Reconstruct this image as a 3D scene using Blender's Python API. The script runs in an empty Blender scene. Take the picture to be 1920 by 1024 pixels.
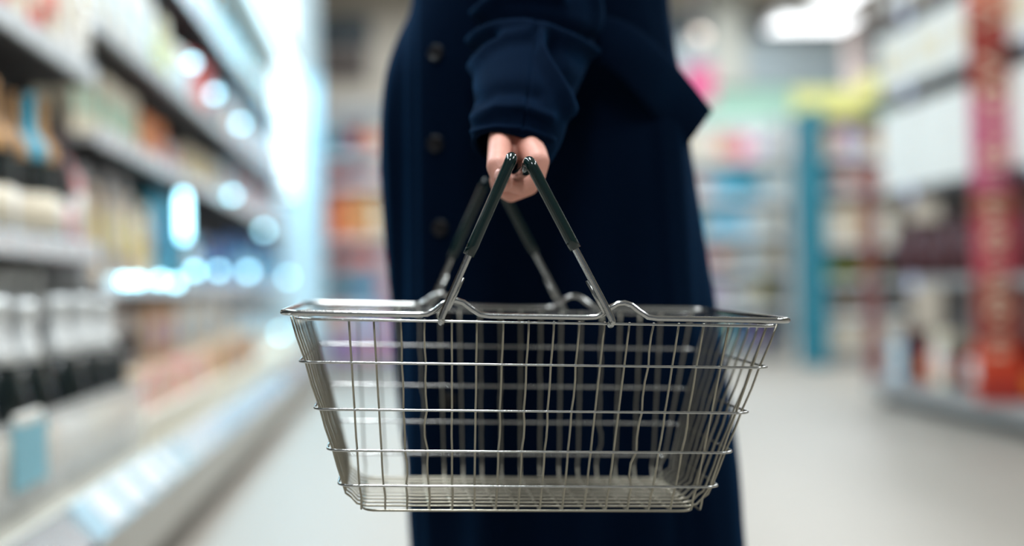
import bpy, bmesh, math, random
from mathutils import Vector, Matrix, noise
random.seed(7)
sc = bpy.context.scene
COL = sc.collection
RAD = math.radians

# ------------------------------------------------------------------ camera
F = 2400.0                                   # focal length in pixels of a 1920 px wide frame
CAM_LOC = Vector((0, 0, 0.64))
CAM_M = (Matrix.Rotation(RAD(-4.8), 4, 'Z') @ Matrix.Rotation(RAD(90 + 0.6), 4, 'X')
         @ Matrix.Rotation(RAD(-1.5), 4, 'Z'))
cam_data = bpy.data.cameras.new('camera')
cam_data.sensor_width = 36.0
cam_data.lens = 36.0 * F / 1920.0
cam_data.clip_start = 0.05
cam_data.dof.use_dof = True
cam_data.dof.focus_distance = 1.085
cam_data.dof.aperture_fstop = 1.45
cam = bpy.data.objects.new('camera', cam_data)
COL.objects.link(cam)
cam.matrix_world = Matrix.Translation(CAM_LOC) @ CAM_M
sc.camera = cam
RIGHT, UP, FWD = CAM_M.col[0].xyz, CAM_M.col[1].xyz, -CAM_M.col[2].xyz

def P(px, py, d):
    """world point that stands d metres in front of the camera on the ray of a photo pixel"""
    return CAM_LOC + (FWD + RIGHT * ((px - 960) / F) + UP * ((512 - py) / F)) * d

def pix(w):
    v = Vector(w) - CAM_LOC
    d = v.dot(FWD)
    return 960 + F * v.dot(RIGHT) / d, 512 - F * v.dot(UP) / d

# ------------------------------------------------------------------ world and exposure
world = bpy.data.worlds.new('world'); sc.world = world
world.use_nodes = True
world.node_tree.nodes['Background'].inputs[0].default_value = (0.80, 0.87, 0.95, 1)
world.node_tree.nodes['Background'].inputs[1].default_value = 0.18
sc.view_settings.view_transform = 'Standard'
sc.view_settings.look = 'None'
sc.view_settings.gamma = 1.0
sc.view_settings.use_curve_mapping = False
sc.view_settings.exposure = -0.05

# ------------------------------------------------------------------ materials
MATS = {}
def mat(name, col, rough=0.5, metal=0.0, var=0.08, scale=30.0, bump=0.0, bscale=200.0, emit=0.0, sheen=0.0,
        sheen_col=None, coat=0.0, alpha=1.0, sss=0.0, ecol=None, spec=0.5):
    if name in MATS: return MATS[name]
    m = bpy.data.materials.new(name); m.use_nodes = True
    nt = m.node_tree; b = nt.nodes['Principled BSDF']
    tc = nt.nodes.new('ShaderNodeTexCoord')
    nz = nt.nodes.new('ShaderNodeTexNoise'); nz.inputs['Scale'].default_value = scale
    nt.links.new(tc.outputs['Object'], nz.inputs['Vector'])
    mx = nt.nodes.new('ShaderNodeMix'); mx.data_type = 'RGBA'
    mx.inputs[6].default_value = tuple(max(0, c * (1 - var)) for c in col) + (1,)
    mx.inputs[7].default_value = tuple(min(1, c * (1 + var)) for c in col) + (1,)
    nt.links.new(nz.outputs[0], mx.inputs[0])
    nt.links.new(mx.outputs[2], b.inputs['Base Color'])
    b.inputs['Roughness'].default_value = rough
    b.inputs['Metallic'].default_value = metal
    b.inputs['Specular IOR Level'].default_value = spec
    if emit:
        b.inputs['Emission Color'].default_value = tuple(ecol or col) + (1,)
        b.inputs['Emission Strength'].default_value = emit
    if sheen:
        b.inputs['Sheen Weight'].default_value = sheen
        b.inputs['Sheen Roughness'].default_value = 0.45
        b.inputs['Sheen Tint'].default_value = tuple(sheen_col or col) + (1,)
    if coat:
        b.inputs['Coat Weight'].default_value = coat
        b.inputs['Coat Roughness'].default_value = 0.08
    if alpha < 1: b.inputs['Alpha'].default_value = alpha
    if sss:
        b.inputs['Subsurface Weight'].default_value = sss
        b.inputs['Subsurface Radius'].default_value = (0.012, 0.005, 0.003)
        b.inputs['Subsurface Scale'].default_value = 0.5
    if bump:
        n2 = nt.nodes.new('ShaderNodeTexNoise'); n2.inputs['Scale'].default_value = bscale
        n2.inputs['Detail'].default_value = 4
        nt.links.new(tc.outputs['Object'], n2.inputs['Vector'])
        bp = nt.nodes.new('ShaderNodeBump'); bp.inputs['Strength'].default_value = bump
        bp.inputs['Distance'].default_value = 0.002
        nt.links.new(n2.outputs[0], bp.inputs['Height'])
        nt.links.new(bp.outputs[0], b.inputs['Normal'])
    MATS[name] = m
    return m

def srgb(r, g, b):
    return tuple((c / 255 / 12.92) if c / 255 <= 0.04045 else ((c / 255 + 0.055) / 1.055) ** 2.4 for c in (r, g, b))

PAL = {'white': (232, 230, 224), 'cream': (226, 214, 190), 'beige': (206, 180, 150), 'tan': (206, 158, 104),
       'orange': (226, 132, 56), 'coral': (222, 110, 88), 'red': (176, 44, 40), 'burgundy': (70, 22, 28),
       'pink': (222, 152, 152), 'magenta': (214, 92, 140), 'lilac': (180, 150, 200), 'purple': (140, 100, 170),
       'navy': (24, 38, 72), 'blue': (44, 112, 176), 'teal': (20, 132, 156), 'cyan': (60, 180, 214),
       'pale blue': (176, 208, 226), 'mint': (176, 214, 190), 'green': (120, 164, 60), 'olive': (112, 110, 26),
       'lime': (196, 212, 90), 'yellow': (226, 206, 96), 'pale yellow': (224, 222, 140), 'brown': (96, 60, 44), 'black': (22, 22, 26),
       'grey': (150, 150, 150), 'charcoal': (58, 60, 64)}
def pm(c, rough=0.45):
    return mat('product ' + c, srgb(*PAL[c]), rough, var=0.1, scale=18)

# ------------------------------------------------------------------ mesh helpers
def new_mesh(name, verts, faces, smooth=False):
    me = bpy.data.meshes.new(name)
    me.from_pydata([tuple(v) for v in verts], [], faces)
    me.update()
    if smooth: me.shade_smooth()
    return me

def obj(name, me, material=None, parent=None, loc=None, rotz=0.0):
    o = bpy.data.objects.new(name, me)
    COL.objects.link(o)
    if material is not None and not me.materials: me.materials.append(material)
    elif material is not None and me.materials[0] != material:
        o.material_slots[0].link = 'OBJECT'; o.material_slots[0].material = material
    if loc is not None: o.location = loc
    if rotz: o.rotation_euler.z = rotz
    if parent is not None: o.parent = parent
    return o

def empty(name, loc=(0, 0, 0), rotz=0.0):
    o = bpy.data.objects.new(name, None); COL.objects.link(o)
    o.empty_display_size = 0.05
    o.location = loc; o.rotation_euler.z = rotz
    return o

def tag(o, label, cat, group=None, kind=None):
    o['label'] = label; o['category'] = cat
    if group: o['group'] = group
    if kind: o['kind'] = kind
    return o

def structure(o, label=None):
    o['kind'] = 'structure'
    if label: o['label'] = label
    return o

BOXES = {}
def box_mesh(sx, sy, sz, bev=0.003):
    """bevelled box standing on z = 0, centred in x and y"""
    k = (round(sx, 4), round(sy, 4), round(sz, 4), round(bev, 4))
    if k in BOXES: return BOXES[k].copy()
    bm = bmesh.new()
    bmesh.ops.create_cube(bm, size=1)
    for v in bm.verts: v.co = Vector((v.co.x * sx, v.co.y * sy, (v.co.z + 0.5) * sz))
    if bev > 0: bmesh.ops.bevel(bm, geom=list(bm.edges), offset=min(bev, 0.3 * min(sx, sy, sz)), segments=1, affect='EDGES')
    me = bpy.data.meshes.new('box'); bm.to_mesh(me); bm.free()
    BOXES[k] = me
    return me.copy()

def slab(name, x0, x1, y0, y1, z0, z1, material, parent=None, bev=0.003):
    """axis-aligned board; coordinates relative to the parent's origin"""
    me = box_mesh(abs(x1 - x0), abs(y1 - y0), abs(z1 - z0), bev)
    return obj(name, me, material, parent, ((x0 + x1) / 2, (y0 + y1) / 2, min(z0, z1)))

def lathe(profile, n=20):
    vs, fs = [], []
    for r, z in profile:
        for i in range(n):
            a = 2 * math.pi * i / n
            vs.append((r * math.cos(a), r * math.sin(a), z))
    for j in range(len(profile) - 1):
        for i in range(n):
            k = (i + 1) % n
            fs.append((j * n + i, j * n + k, (j + 1) * n + k, (j + 1) * n + i))
    fs.append(tuple(range(n - 1, -1, -1)))
    fs.append(tuple((len(profile) - 1) * n + i for i in range(n)))
    return new_mesh('lathe', vs, fs, True)

def smooth_path(pts, per=6, closed=False):
    pts = [Vector(p) for p in pts]
    out = []
    n = len(pts)
    rng = range(n) if closed else range(n - 1)
    for i in rng:
        if closed: p0, p1, p2, p3 = pts[i - 1], pts[i], pts[(i + 1) % n], pts[(i + 2) % n]
        else: p0, p1, p2, p3 = pts[max(i - 1, 0)], pts[i], pts[i + 1], pts[min(i + 2, n - 1)]
        for k in range(per):
            t = k / per
            out.append(0.5 * ((2 * p1) + (p2 - p0) * t + (2 * p0 - 5 * p1 + 4 * p2 - p3) * t * t + (3 * p1 - p0 - 3 * p2 + p3) * t ** 3))
    if not closed: out.append(pts[-1])
    return out

def tube(path, r, n=8, closed=False, radii=None):
    path = [Vector(p) for p in path]
    vs, fs = [], []
    m = len(path)
    up = None
    for i, p in enumerate(path):
        if closed: t = path[(i + 1) % m] - path[i - 1]
        else: t = path[min(i + 1, m - 1)] - path[max(i - 1, 0)]
        t.normalize()
        if up is None:
            up = Vector((0, 0, 1)) if abs(t.z) < 0.8 else Vector((1, 0, 0))
        a = t.cross(up); a.normalize()
        b = a.cross(t); b.normalize(); up = b
        rr = radii[i] if radii else r
        for k in range(n):
            q = 2 * math.pi * k / n
            vs.append(p + (a * math.cos(q) + b * math.sin(q)) * rr)
    seg = m if closed else m - 1
    for i in range(seg):
        j = (i + 1) % m
        for k in range(n):
            l = (k + 1) % n
            fs.append((i * n + k, i * n + l, j * n + l, j * n + k))
    if not closed:
        fs.append(tuple(range(n - 1, -1, -1)))
        fs.append(tuple((m - 1) * n + k for k in range(n)))
    return new_mesh('tube', vs, fs, True)

ONES = ['', 'first', 'second', 'third', 'fourth', 'fifth', 'sixth', 'seventh', 'eighth', 'ninth', 'tenth', 'eleventh', 'twelfth',
        'thirteenth', 'fourteenth', 'fifteenth', 'sixteenth', 'seventeenth', 'eighteenth', 'nineteenth']
def nth(i):
    if i < 20: return ONES[i]
    t = {2: 'twent', 3: 'thirt', 4: 'fort', 5: 'fift'}[i // 10]
    return t + 'ieth' if i % 10 == 0 else t + 'y-' + ONES[i % 10]

# ------------------------------------------------------------------ the room
M_floor = mat('floor terrazzo', srgb(162, 156, 147), 0.5, var=0.12, scale=55, bump=0.03, bscale=90, spec=0.3)
M_ceil = mat('ceiling paint', srgb(204, 200, 192), 0.8)
M_wall = mat('wall paint', srgb(186, 180, 168), 0.8, scale=4)
structure(slab('floor', -2.2, 9, -4, 14.2, -0.05, 0, M_floor, bev=0))
structure(slab('ceiling', -2.2, 9, -4, 14.2, 4.2, 4.28, M_ceil, bev=0))
structure(slab('wall_back', -2.2, 9, 14.0, 14.2, 0, 4.2, M_wall, bev=0))
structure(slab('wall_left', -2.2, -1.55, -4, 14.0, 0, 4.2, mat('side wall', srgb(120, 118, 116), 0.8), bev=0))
structure(slab('wall_right', 8.8, 9, -4, 14.0, 0, 4.2, M_wall, bev=0))
# painted and panelled bands of the back wall
structure(slab('trim_1', 0.6, 9, 13.9, 14.0, 2.36, 2.78, mat('band green', srgb(150, 188, 172), 0.6), bev=0.005))
structure(slab('trim_2', 0.6, 9, 13.88, 14.0, 2.80, 3.30, mat('band grey', srgb(156, 170, 176), 0.6), bev=0.005))
for i, (a, b) in enumerate(((2.86, 3.5), (3.86, 4.9), (-1.3, -0.3))):
    w = structure(slab('window_%d' % (i + 1), a, b, 13.9, 14.0, 3.32, 3.58, mat('dark glass', srgb(12, 44, 58), 0.6), bev=0.004))
    fr = mat('window frame', srgb(150, 150, 146), 0.5)
    slab('window_frame', -(b - a) / 2, (b - a) / 2, -0.07, -0.05, -0.03, 0.0, fr, w)
    slab('window_frame', -(b - a) / 2, (b - a) / 2, -0.07, -0.05, 0.26, 0.29, fr, w)
structure(slab('trim_3', 0.6, 9, 13.85, 14.0, 2.0, 2.34, mat('band cream', srgb(226, 208, 192), 0.6), bev=0.005))

# ------------------------------------------------------------------ ceiling lamps (with their own light)
M_lamp_house = mat('lamp housing', srgb(210, 212, 214), 0.4)
def ceiling_lamp(x, y, z, lx, ly, power, label, col=(0.93, 0.97, 1.0), strength=4.0, light=True):
    r = empty('ceiling_lamp', (x, y, z))
    slab('housing', -lx / 2, lx / 2, -ly / 2, ly / 2, 0.025, 0.08, M_lamp_house, r, 0.01)
    slab('diffuser', -lx / 2 + 0.02, lx / 2 - 0.02, -ly / 2 + 0.02, ly / 2 - 0.02, 0.0, 0.025,
         mat('lamp diffuser %g' % strength, (0.9, 0.95, 1.0), 0.5, emit=strength, ecol=col), r, 0.006)
    for s in (-1, 1):
        obj('hanging_rod', tube([(s * lx * 0.35, 0, 0.08), (s * lx * 0.35, 0, 4.2 - z)], 0.006, 6), M_lamp_house, r)
    if light:
        ld = bpy.data.lights.new('lamp_light', 'AREA'); ld.shape = 'RECTANGLE'
        ld.size = lx; ld.size_y = ly; ld.energy = power; ld.color = col
        lo = bpy.data.objects.new('lamp_light', ld); COL.objects.link(lo)
        lo.parent = r; lo.location = (0, 0, -0.012)
    tag(r, label, 'ceiling lamp', 'strip lamps under the ceiling')
for i, (x, y) in enumerate(((0.1, -1.6), (0.1, 1.7), (0.1, 5.2), (0.1, 8.6), (0.1, 12.0))):  # out of view; the farthest is added to brighten the back wall
    ceiling_lamp(x, y, 3.75, 0.5, 1.6, 70, 'unseen white strip lamp above the left aisle, %s from the camera' % nth(i + 1), strength=3)
for i, (x, y) in enumerate(((3.2, 0.6), (3.4, 4.6), (3.4, 8.3), (3.4, 12.2), (6.4, 10.2))):  # out of view; those towards the back wall are added to brighten it
    ceiling_lamp(x, y, 3.75, 0.5, 1.6, 70, 'unseen white strip lamp above the right-hand shelving, %s from the camera' % nth(i + 1), strength=3)
c = P(1522, 48, 11.4)
ceiling_lamp(c.x, c.y, c.z, 0.72, 0.5, 60, 'large white glowing lamp hanging at the upper right over the far shelves', strength=3.0)
c = P(1575, -6, 10.2)
ceiling_lamp(c.x, c.y, c.z, 0.36, 0.5, 30, 'white glowing lamp cut by the top edge of the photo', strength=3.0)
c = P(1628, 64, 12.6)
ceiling_lamp(c.x, c.y, c.z, 0.26, 0.4, 20, 'small white glowing lamp beside the large hanging lamp', strength=3.0)
c = P(1310, 70, 12.8)
g = empty('ceiling_lamp', c)
obj('diffuser', lathe([(0.01, -0.075), (0.05, -0.065), (0.072, -0.03), (0.075, 0), (0.06, 0.045), (0.02, 0.06)]),
    mat('warm globe', (0.85, 0.72, 0.6), 0.5, emit=0.35, ecol=(0.9, 0.78, 0.66)), g)
obj('hanging_rod', tube([(0, 0, 0.06), (0, 0, 4.2 - c.z)], 0.005, 6), M_lamp_house, g)
tag(g, 'small round warm lamp hanging right of the coat, before the dark window', 'ceiling lamp')

# ------------------------------------------------------------------ products: one builder per kind, shapes shared
MESH = {}
def shared(key, fn):
    if key not in MESH: MESH[key] = fn()
    return MESH[key]

CHAMP = [(0.040, 0), (0.044, 0.008), (0.044, 0.15), (0.041, 0.172), (0.033, 0.198), (0.022, 0.228), (0.0165, 0.255),
         (0.0155, 0.282), (0.0178, 0.284), (0.0178, 0.297), (0.012, 0.301)]
WINE = [(0.034, 0), (0.037, 0.006), (0.037, 0.185), (0.033, 0.205), (0.018, 0.225), (0.0145, 0.24), (0.0145, 0.295), (0.0155, 0.298), (0.0155, 0.306), (0.012, 0.308)]
SPIRIT = [(0.04, 0), (0.043, 0.006), (0.043, 0.15), (0.036, 0.172), (0.017, 0.188), (0.015, 0.235), (0.018, 0.237), (0.018, 0.262), (0.014, 0.264)]
def band(profile, z0, z1, grow):
    """shell that follows a lathe profile between two heights"""
    def rad(z):
        for (r0, a), (r1, b) in zip(profile, profile[1:]):
            if a <= z <= b: return r0 + (r1 - r0) * (z - a) / max(b - a, 1e-6)
        return profile[-1][0]
    zs = sorted({z0, z1} | {z for _, z in profile if z0 < z < z1})
    pr = [(rad(z) + grow, z) for z in zs]
    if z1 >= profile[-1][1] - 1e-6: pr.append((pr[-1][0] * 0.5, z1 + grow))
    return lathe(pr)

M_bottle = mat('dark bottle glass', (0.006, 0.012, 0.012), 0.12, var=0.2, coat=0.6)
M_foil = mat('silver foil', srgb(236, 238, 236), 0.35, metal=0.2, bump=0.5, bscale=140)

def finish(o, label, cat, group): return tag(o, label, cat, group)

def bottle(profile, key, loc, rotz, s, body, cap, lab, label, group, cat='bottle', capz=None, labz=None, name='bottle'):
    o = obj(name, shared(key, lambda: lathe(profile)), body, None, loc, rotz)
    o.scale = s if isinstance(s, tuple) else (s, s, s)
    top = profile[-1][1]
    obj('foil_capsule' if key != 'spirit' else 'cap', shared(key + 'cap', lambda: band(profile, capz, top, 0.0009)), cap, o)
    if lab is not None:
        obj('paper_label', shared(key + 'lab', lambda: band(profile, labz[0], labz[1], 0.0008)), lab, o)
    return finish(o, label, cat, group)

def champagne(loc, rotz, s, lab, label, group):
    return bottle(CHAMP, 'champagne', loc, rotz, s, M_bottle, M_foil, pm(lab), label, group, capz=0.21, labz=(0.045, 0.115), name='champagne_bottle')
def wine(loc, rotz, s, cap, lab, label, group, body=None):
    return bottle(WINE, 'wine', loc, rotz, s, body or M_bottle, pm(cap), pm(lab), label, group, capz=0.17, labz=(0.02, 0.10), name='wine_bottle')
def spirit(loc, rotz, s, colr, lab, label, group):
    return bottle(SPIRIT, 'spirit', loc, rotz, s, mat('liquor ' + colr, srgb(*PAL[colr]), 0.12, coat=0.5), pm('charcoal'), pm(lab), label, group, capz=0.21, labz=(0.03, 0.125), name='liquor_bottle')

def carton(loc, rotz, w, d, h, colr, lab, label, group):
    o = obj('carton', shared(('carton', w, d, h), lambda: box_mesh(w, d, h, 0.004)), pm(colr), None, loc, rotz)
    obj('label_panel', shared(('cartonlab', w, h), lambda: box_mesh(w * 0.72, 0.002, h * 0.42, 0)), pm(lab), o, (0, -d / 2 - 0.0008, h * 0.3))
    obj('closure_flap', shared(('flap', w, d), lambda: box_mesh(w * 0.97, d * 0.55, 0.002, 0)), pm(colr), o, (0, -d * 0.1, h))
    return finish(o, label, 'carton', group)

def pouch_mesh(w, d, h):
    vs, fs = [], []
    lev = [(0, 0.86, 0.9), (0.08, 0.98, 1), (0.45, 1, 1), (0.8, 0.97, 0.6), (0.92, 0.95, 0.12), (1, 0.95, 0.06)]
    n = 12
    for t, kx, ky in lev:
        for i in range(n):
            a = 2 * math.pi * i / n
            cx, cy = math.cos(a), math.sin(a)
            vs.append((math.copysign(abs(cx) ** 0.5, cx) * w / 2 * kx, math.copysign(abs(cy) ** 0.7, cy) * d / 2 * ky, t * h))
    for j in range(len(lev) - 1):
        for i in range(n):
            k = (i + 1) % n
            fs.append((j * n + i, j * n + k, (j + 1) * n + k, (j + 1) * n + i))
    fs.append(tuple(range(n - 1, -1, -1))); fs.append(tuple((len(lev) - 1) * n + i for i in range(n)))
    return new_mesh('pouch', vs, fs, True)

def pouch(loc, rotz, w, d, h, colr, lab, label, group):
    o = obj('pouch', shared(('pouch', w, d, h), lambda: pouch_mesh(w, d, h)), pm(colr, 0.3), None, loc, rotz)
    obj('label_panel', shared(('pouchlab', w, h), lambda: box_mesh(w * 0.6, 0.003, h * 0.35, 0.001)), pm(lab), o, (0, -d / 2 - 0.0005, h * 0.22))
    return finish(o, label, 'pouch', group)

def jar(loc, rotz, r, h, colr, lid, label, group):
    o = obj('jar', shared(('jar', r, h), lambda: lathe([(r * 0.9, 0), (r, 0.005), (r, h * 0.8), (r * 0.85, h * 0.86), (r * 0.85, h * 0.88)], 16)), pm(colr, 0.25), None, loc, rotz)
    obj('lid', shared(('lid', r, h), lambda: lathe([(r * 0.9, h * 0.86), (r * 0.9, h), (r * 0.85, h * 1.01)], 16)), pm(lid), o)
    return finish(o, label, 'jar', group)

# ------------------------------------------------------------------ left display cases
M_case = mat('case enamel', srgb(190, 188, 180), 0.45, scale=6)
M_kick = mat('kick plate', srgb(128, 124, 116), 0.55)
M_shelf = mat('shelf enamel', srgb(222, 224, 222), 0.35)
M_undershade = mat('underside shade', srgb(46, 40, 40), 0.7)  # dark sheet puts the shade beneath the pale shelves into its colour
M_strip = mat('price strip plastic', srgb(226, 232, 236), 0.2, coat=0.4)
M_rail = mat('brushed rail', srgb(210, 214, 216), 0.22, metal=0.75, bump=0.1)
M_tick = mat('ticket paper', srgb(216, 220, 222), 0.5)
M_led = mat('led strip', (0.8, 0.93, 1.0), 0.4, emit=2.0, ecol=(0.72, 0.9, 1.0))
M_glint = mat('added glint', (0.8, 0.95, 1.0), 0.4, emit=8.0, ecol=(0.36, 0.82, 1.0))  # glow of the added highlight beads and rod
M_pane = mat('clear acrylic', (0.92, 0.92, 0.89), 0.10, alpha=0.42, var=0.03)
M_sleeve = mat('blue clear sleeve', srgb(190, 222, 236), 0.12, coat=0.5)
M_cardblue = mat('blue card', srgb(126, 186, 202), 0.5)
M_backp = mat('case back panel', srgb(44, 84, 98), 0.5)
M_black = mat('black plastic', (0.012, 0.012, 0.013), 0.4)

FX = -0.575                                   # front of the bases
def display_case(y0, y1, shelves, label, back, riser=True, decks=(0.335, 0.405), case_col=(0.8, 0.93, 1.0), power=19):
    r = empty('display_case', (0, y0, 0)); L = y1 - y0
    slab('kick_plate', -1.45, FX - 0.05, 0, L, 0, 0.07, M_kick, r)
    n = max(1, round(L / 0.62))
    for i in range(n):
        slab('front_panel', FX - 0.03, FX, L * i / n + 0.002, L * (i + 1) / n - 0.002, 0.07, 0.215, M_case, r)
    slab('base_body', -1.45, FX - 0.03, 0.005, L - 0.005, 0.07, 0.225, M_case, r)
    # front ledge, leaning rail, its upper bead and the clear blue ticket sleeve
    slab('ledge', -0.665, FX - 0.01, 0.002, L - 0.002, 0.225, 0.243, mat('ledge beige', srgb(212, 206, 190), 0.35), r)
    rail = new_mesh('rail', [(-0.617, a, z) if k == 0 else (x, a, z) for a in (0, L) for (k, x, z) in ((1, -0.612, 0.262), (1, -0.600, 0.266), (1, -0.548, 0.208), (1, -0.562, 0.202))],
                    [(0, 1, 2, 3), (7, 6, 5, 4), (0, 4, 5, 1), (1, 5, 6, 2), (2, 6, 7, 3), (3, 7, 4, 0)])
    obj('price_rail', rail, M_rail, r)
    obj('rail_bead', tube([(-0.61, 0, 0.268), (-0.61, L, 0.268)], 0.006, 8), M_case, r)
    # stepped decks
    slab('deck', -0.80, -0.66, 0.002, L - 0.002, 0.225, decks[0], mat('deck cream', srgb(214, 208, 192), 0.5), r)
    slab('deck', -1.45, -0.80, 0.002, L - 0.002, 0.225, decks[1], mat('deck cream', srgb(214, 208, 192), 0.5), r)
    if riser:
        k = max(1, round(L / 1.2))
        for i in range(k):
            p = slab('riser_pane', -0.662, -0.656, L * i / k + 0.004, L * (i + 1) / k - 0.004, 0.243, 0.435, M_pane, r, 0.001)
    for z, x in shelves:
        s = slab('shelf', -1.45, x, 0.012, L - 0.012, z, z + 0.022, M_shelf, r)
        slab('underside_shade', -(1.45 + x) / 2 * 0 - 0.34, 0.34, -L / 2 + 0.02, L / 2 - 0.02, -0.012, 0.0, M_undershade, s)
        slab('price_strip', x, x + 0.012, 0.012, L - 0.012, z - 0.012, z + 0.036, M_strip, r, 0.002)
        a = 0.12
        while a < L - 0.1:
            slab('price_ticket', x + 0.012, x + 0.0145, a, a + 0.06, z - 0.006, z + 0.030, M_tick, r, 0)
            a += random.uniform(0.11, 0.22)
    slab('back_panel', -1.50, -1.45, 0, L, 0.225, 2.2, back, r)
    for a in (0.0, L - 0.02):
        slab('upright', -1.45, -1.38, a, a + 0.02, 0.225, 2.2, M_case, r)
    slab('canopy', -1.45, -0.70, 0.0, L, 2.16, 2.28, M_case, r)
    slab('led_strip', -0.74, -0.70, 0.02, L - 0.02, 2.135, 2.16, M_led, r, 0.004)
    ld = bpy.data.lights.new('case_light', 'AREA'); ld.shape = 'RECTANGLE'; ld.size = 0.06; ld.size_y = L * 0.95
    ld.energy = power * L / 2.4; ld.color = case_col
    lo = bpy.data.objects.new('case_light', ld); COL.objects.link(lo); lo.parent = r
    lo.location = (-0.69, L / 2, 2.13); lo.rotation_euler = (0, RAD(-25), 0)
    tag(r, label, 'display case')
    return r

c1 = display_case(0.6, 3.27, [(0.737, -0.762), (1.175, -0.762)], 'nearest left display case with clear riser and foil-topped bottles on its base', M_backp, decks=(0.252, 0.325))
c2 = display_case(3.28, 6.0, [(0.655, -0.762), (1.035, -0.762), (1.325, -0.762), (1.74, -0.80)], 'middle left display case with four white-edged shelves', mat('case back dark', srgb(24, 62, 84), 0.6), riser=False, case_col=(0.66, 0.90, 1.0), power=22)  # teal back colour carries the cyan of the case LEDs
c3 = display_case(6.01, 8.72, [(0.655, -0.762), (1.035, -0.762), (1.325, -0.762), (1.74, -0.80)], 'far left display case in blue light beside the glowing end panel', mat('case back cyan', srgb(70, 150, 180), 0.5), riser=False, case_col=(0.26, 0.72, 1.0), power=40)  # cyan back colour carries the blue tint of the LEDs
# clear blue ticket sleeve on the near rail, clip below its end
sl = new_mesh('sleeve', [(x, a, z) for a in (0, 3.0) for (x, z) in ((-0.603, 0.272), (-0.596, 0.274), (-0.541, 0.212), (-0.548, 0.206))],
              [(0, 1, 2, 3), (7, 6, 5, 4), (0, 4, 5, 1), (1, 5, 6, 2), (2, 6, 7, 3), (3, 7, 4, 0)])
for root, ys, ln in ((c1, 1.72 - 0.0, 0.94), (c2, 0.02, 2.66)):
    o = obj('ticket_sleeve', sl, M_sleeve, root, (0, ys, 0)); o.scale.y = ln / 3.0
slab('rail_clip', -0.572, -0.55, 1.70, 1.725, 0.165, 0.205, M_black, c1, 0.004)
for a, b in ((1.80, 1.93), (2.0, 2.12), (2.2, 2.35), (2.42, 2.5)):
    tk = new_mesh('ticket', [(x, y, z) for y in (a, b) for (x, z) in ((-0.592, 0.2725), (-0.590, 0.2745), (-0.544, 0.2235), (-0.546, 0.2215))],
                  [(0, 1, 2, 3), (7, 6, 5, 4), (0, 4, 5, 1), (1, 5, 6, 2), (2, 6, 7, 3), (3, 7, 4, 0)])
    obj('price_ticket', tk, M_tick, c1)
# glowing beads added for the round blue-white highlights along the case
M_stem = mat('glint stem', srgb(200, 206, 210), 0.3, metal=0.6)  # invented supports for the glowing beads and rod
def add_glint(root, y0, px, py, r):
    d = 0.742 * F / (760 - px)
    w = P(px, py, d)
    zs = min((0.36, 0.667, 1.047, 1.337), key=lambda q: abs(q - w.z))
    o = obj('glint_bead', lathe([(r * 0.4, -r * 0.8), (r * 0.88, -r * 0.5), (r, 0), (r * 0.8, r * 0.6), (r * 0.3, r * 0.8)], 12), M_glint, root)
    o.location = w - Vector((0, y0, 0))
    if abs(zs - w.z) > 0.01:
        obj('glint_stem', tube([(-0.006, 0, 0), (-0.008, 0, zs - w.z)], 0.003, 6), M_stem, o)
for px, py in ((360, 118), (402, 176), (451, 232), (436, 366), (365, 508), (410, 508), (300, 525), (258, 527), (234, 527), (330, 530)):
    add_glint(c2, 3.28, px, py, 0.0155)
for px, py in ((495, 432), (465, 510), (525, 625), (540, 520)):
    add_glint(c3, 6.01, px, py, 0.018)
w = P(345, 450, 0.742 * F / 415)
o = obj('bottle_glint', lathe([(0.005, 0), (0.014, 0.006), (0.016, 0.03), (0.016, 0.13), (0.012, 0.155), (0.004, 0.16)], 12), M_glint, c2)  # glowing rod added in place of a bright reflection on a bottle
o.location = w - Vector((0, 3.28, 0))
obj('glint_stem', tube([(0, 0, 0.155), (-0.004, 0, 1.03 - w.z)], 0.003, 6), M_stem, o)

# glowing end panel
ep = empty('end_panel', (-0.76, 8.86, 0))
slab('frame', -0.24, 0.21, 0, 0.05, 0, 2.75, mat('end frame', srgb(176, 192, 198), 0.4), ep)
slab('backlit_panel', -0.17, 0.13, -0.02, 0, 0.30, 2.70, mat('backlit blue panel', srgb(190, 212, 220), 0.4, emit=0.3, ecol=(0.55, 0.78, 0.88)), ep)
slab('light_tube', -0.10, 0.03, -0.05, -0.02, 1.30, 2.70, mat('backlit white tube', (0.9, 0.97, 1), 0.4, emit=1.6, ecol=(0.85, 0.97, 1.0)), ep, 0.01)
tag(ep, 'tall pale blue glowing end panel at the far end of the left cases', 'end panel')

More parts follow.
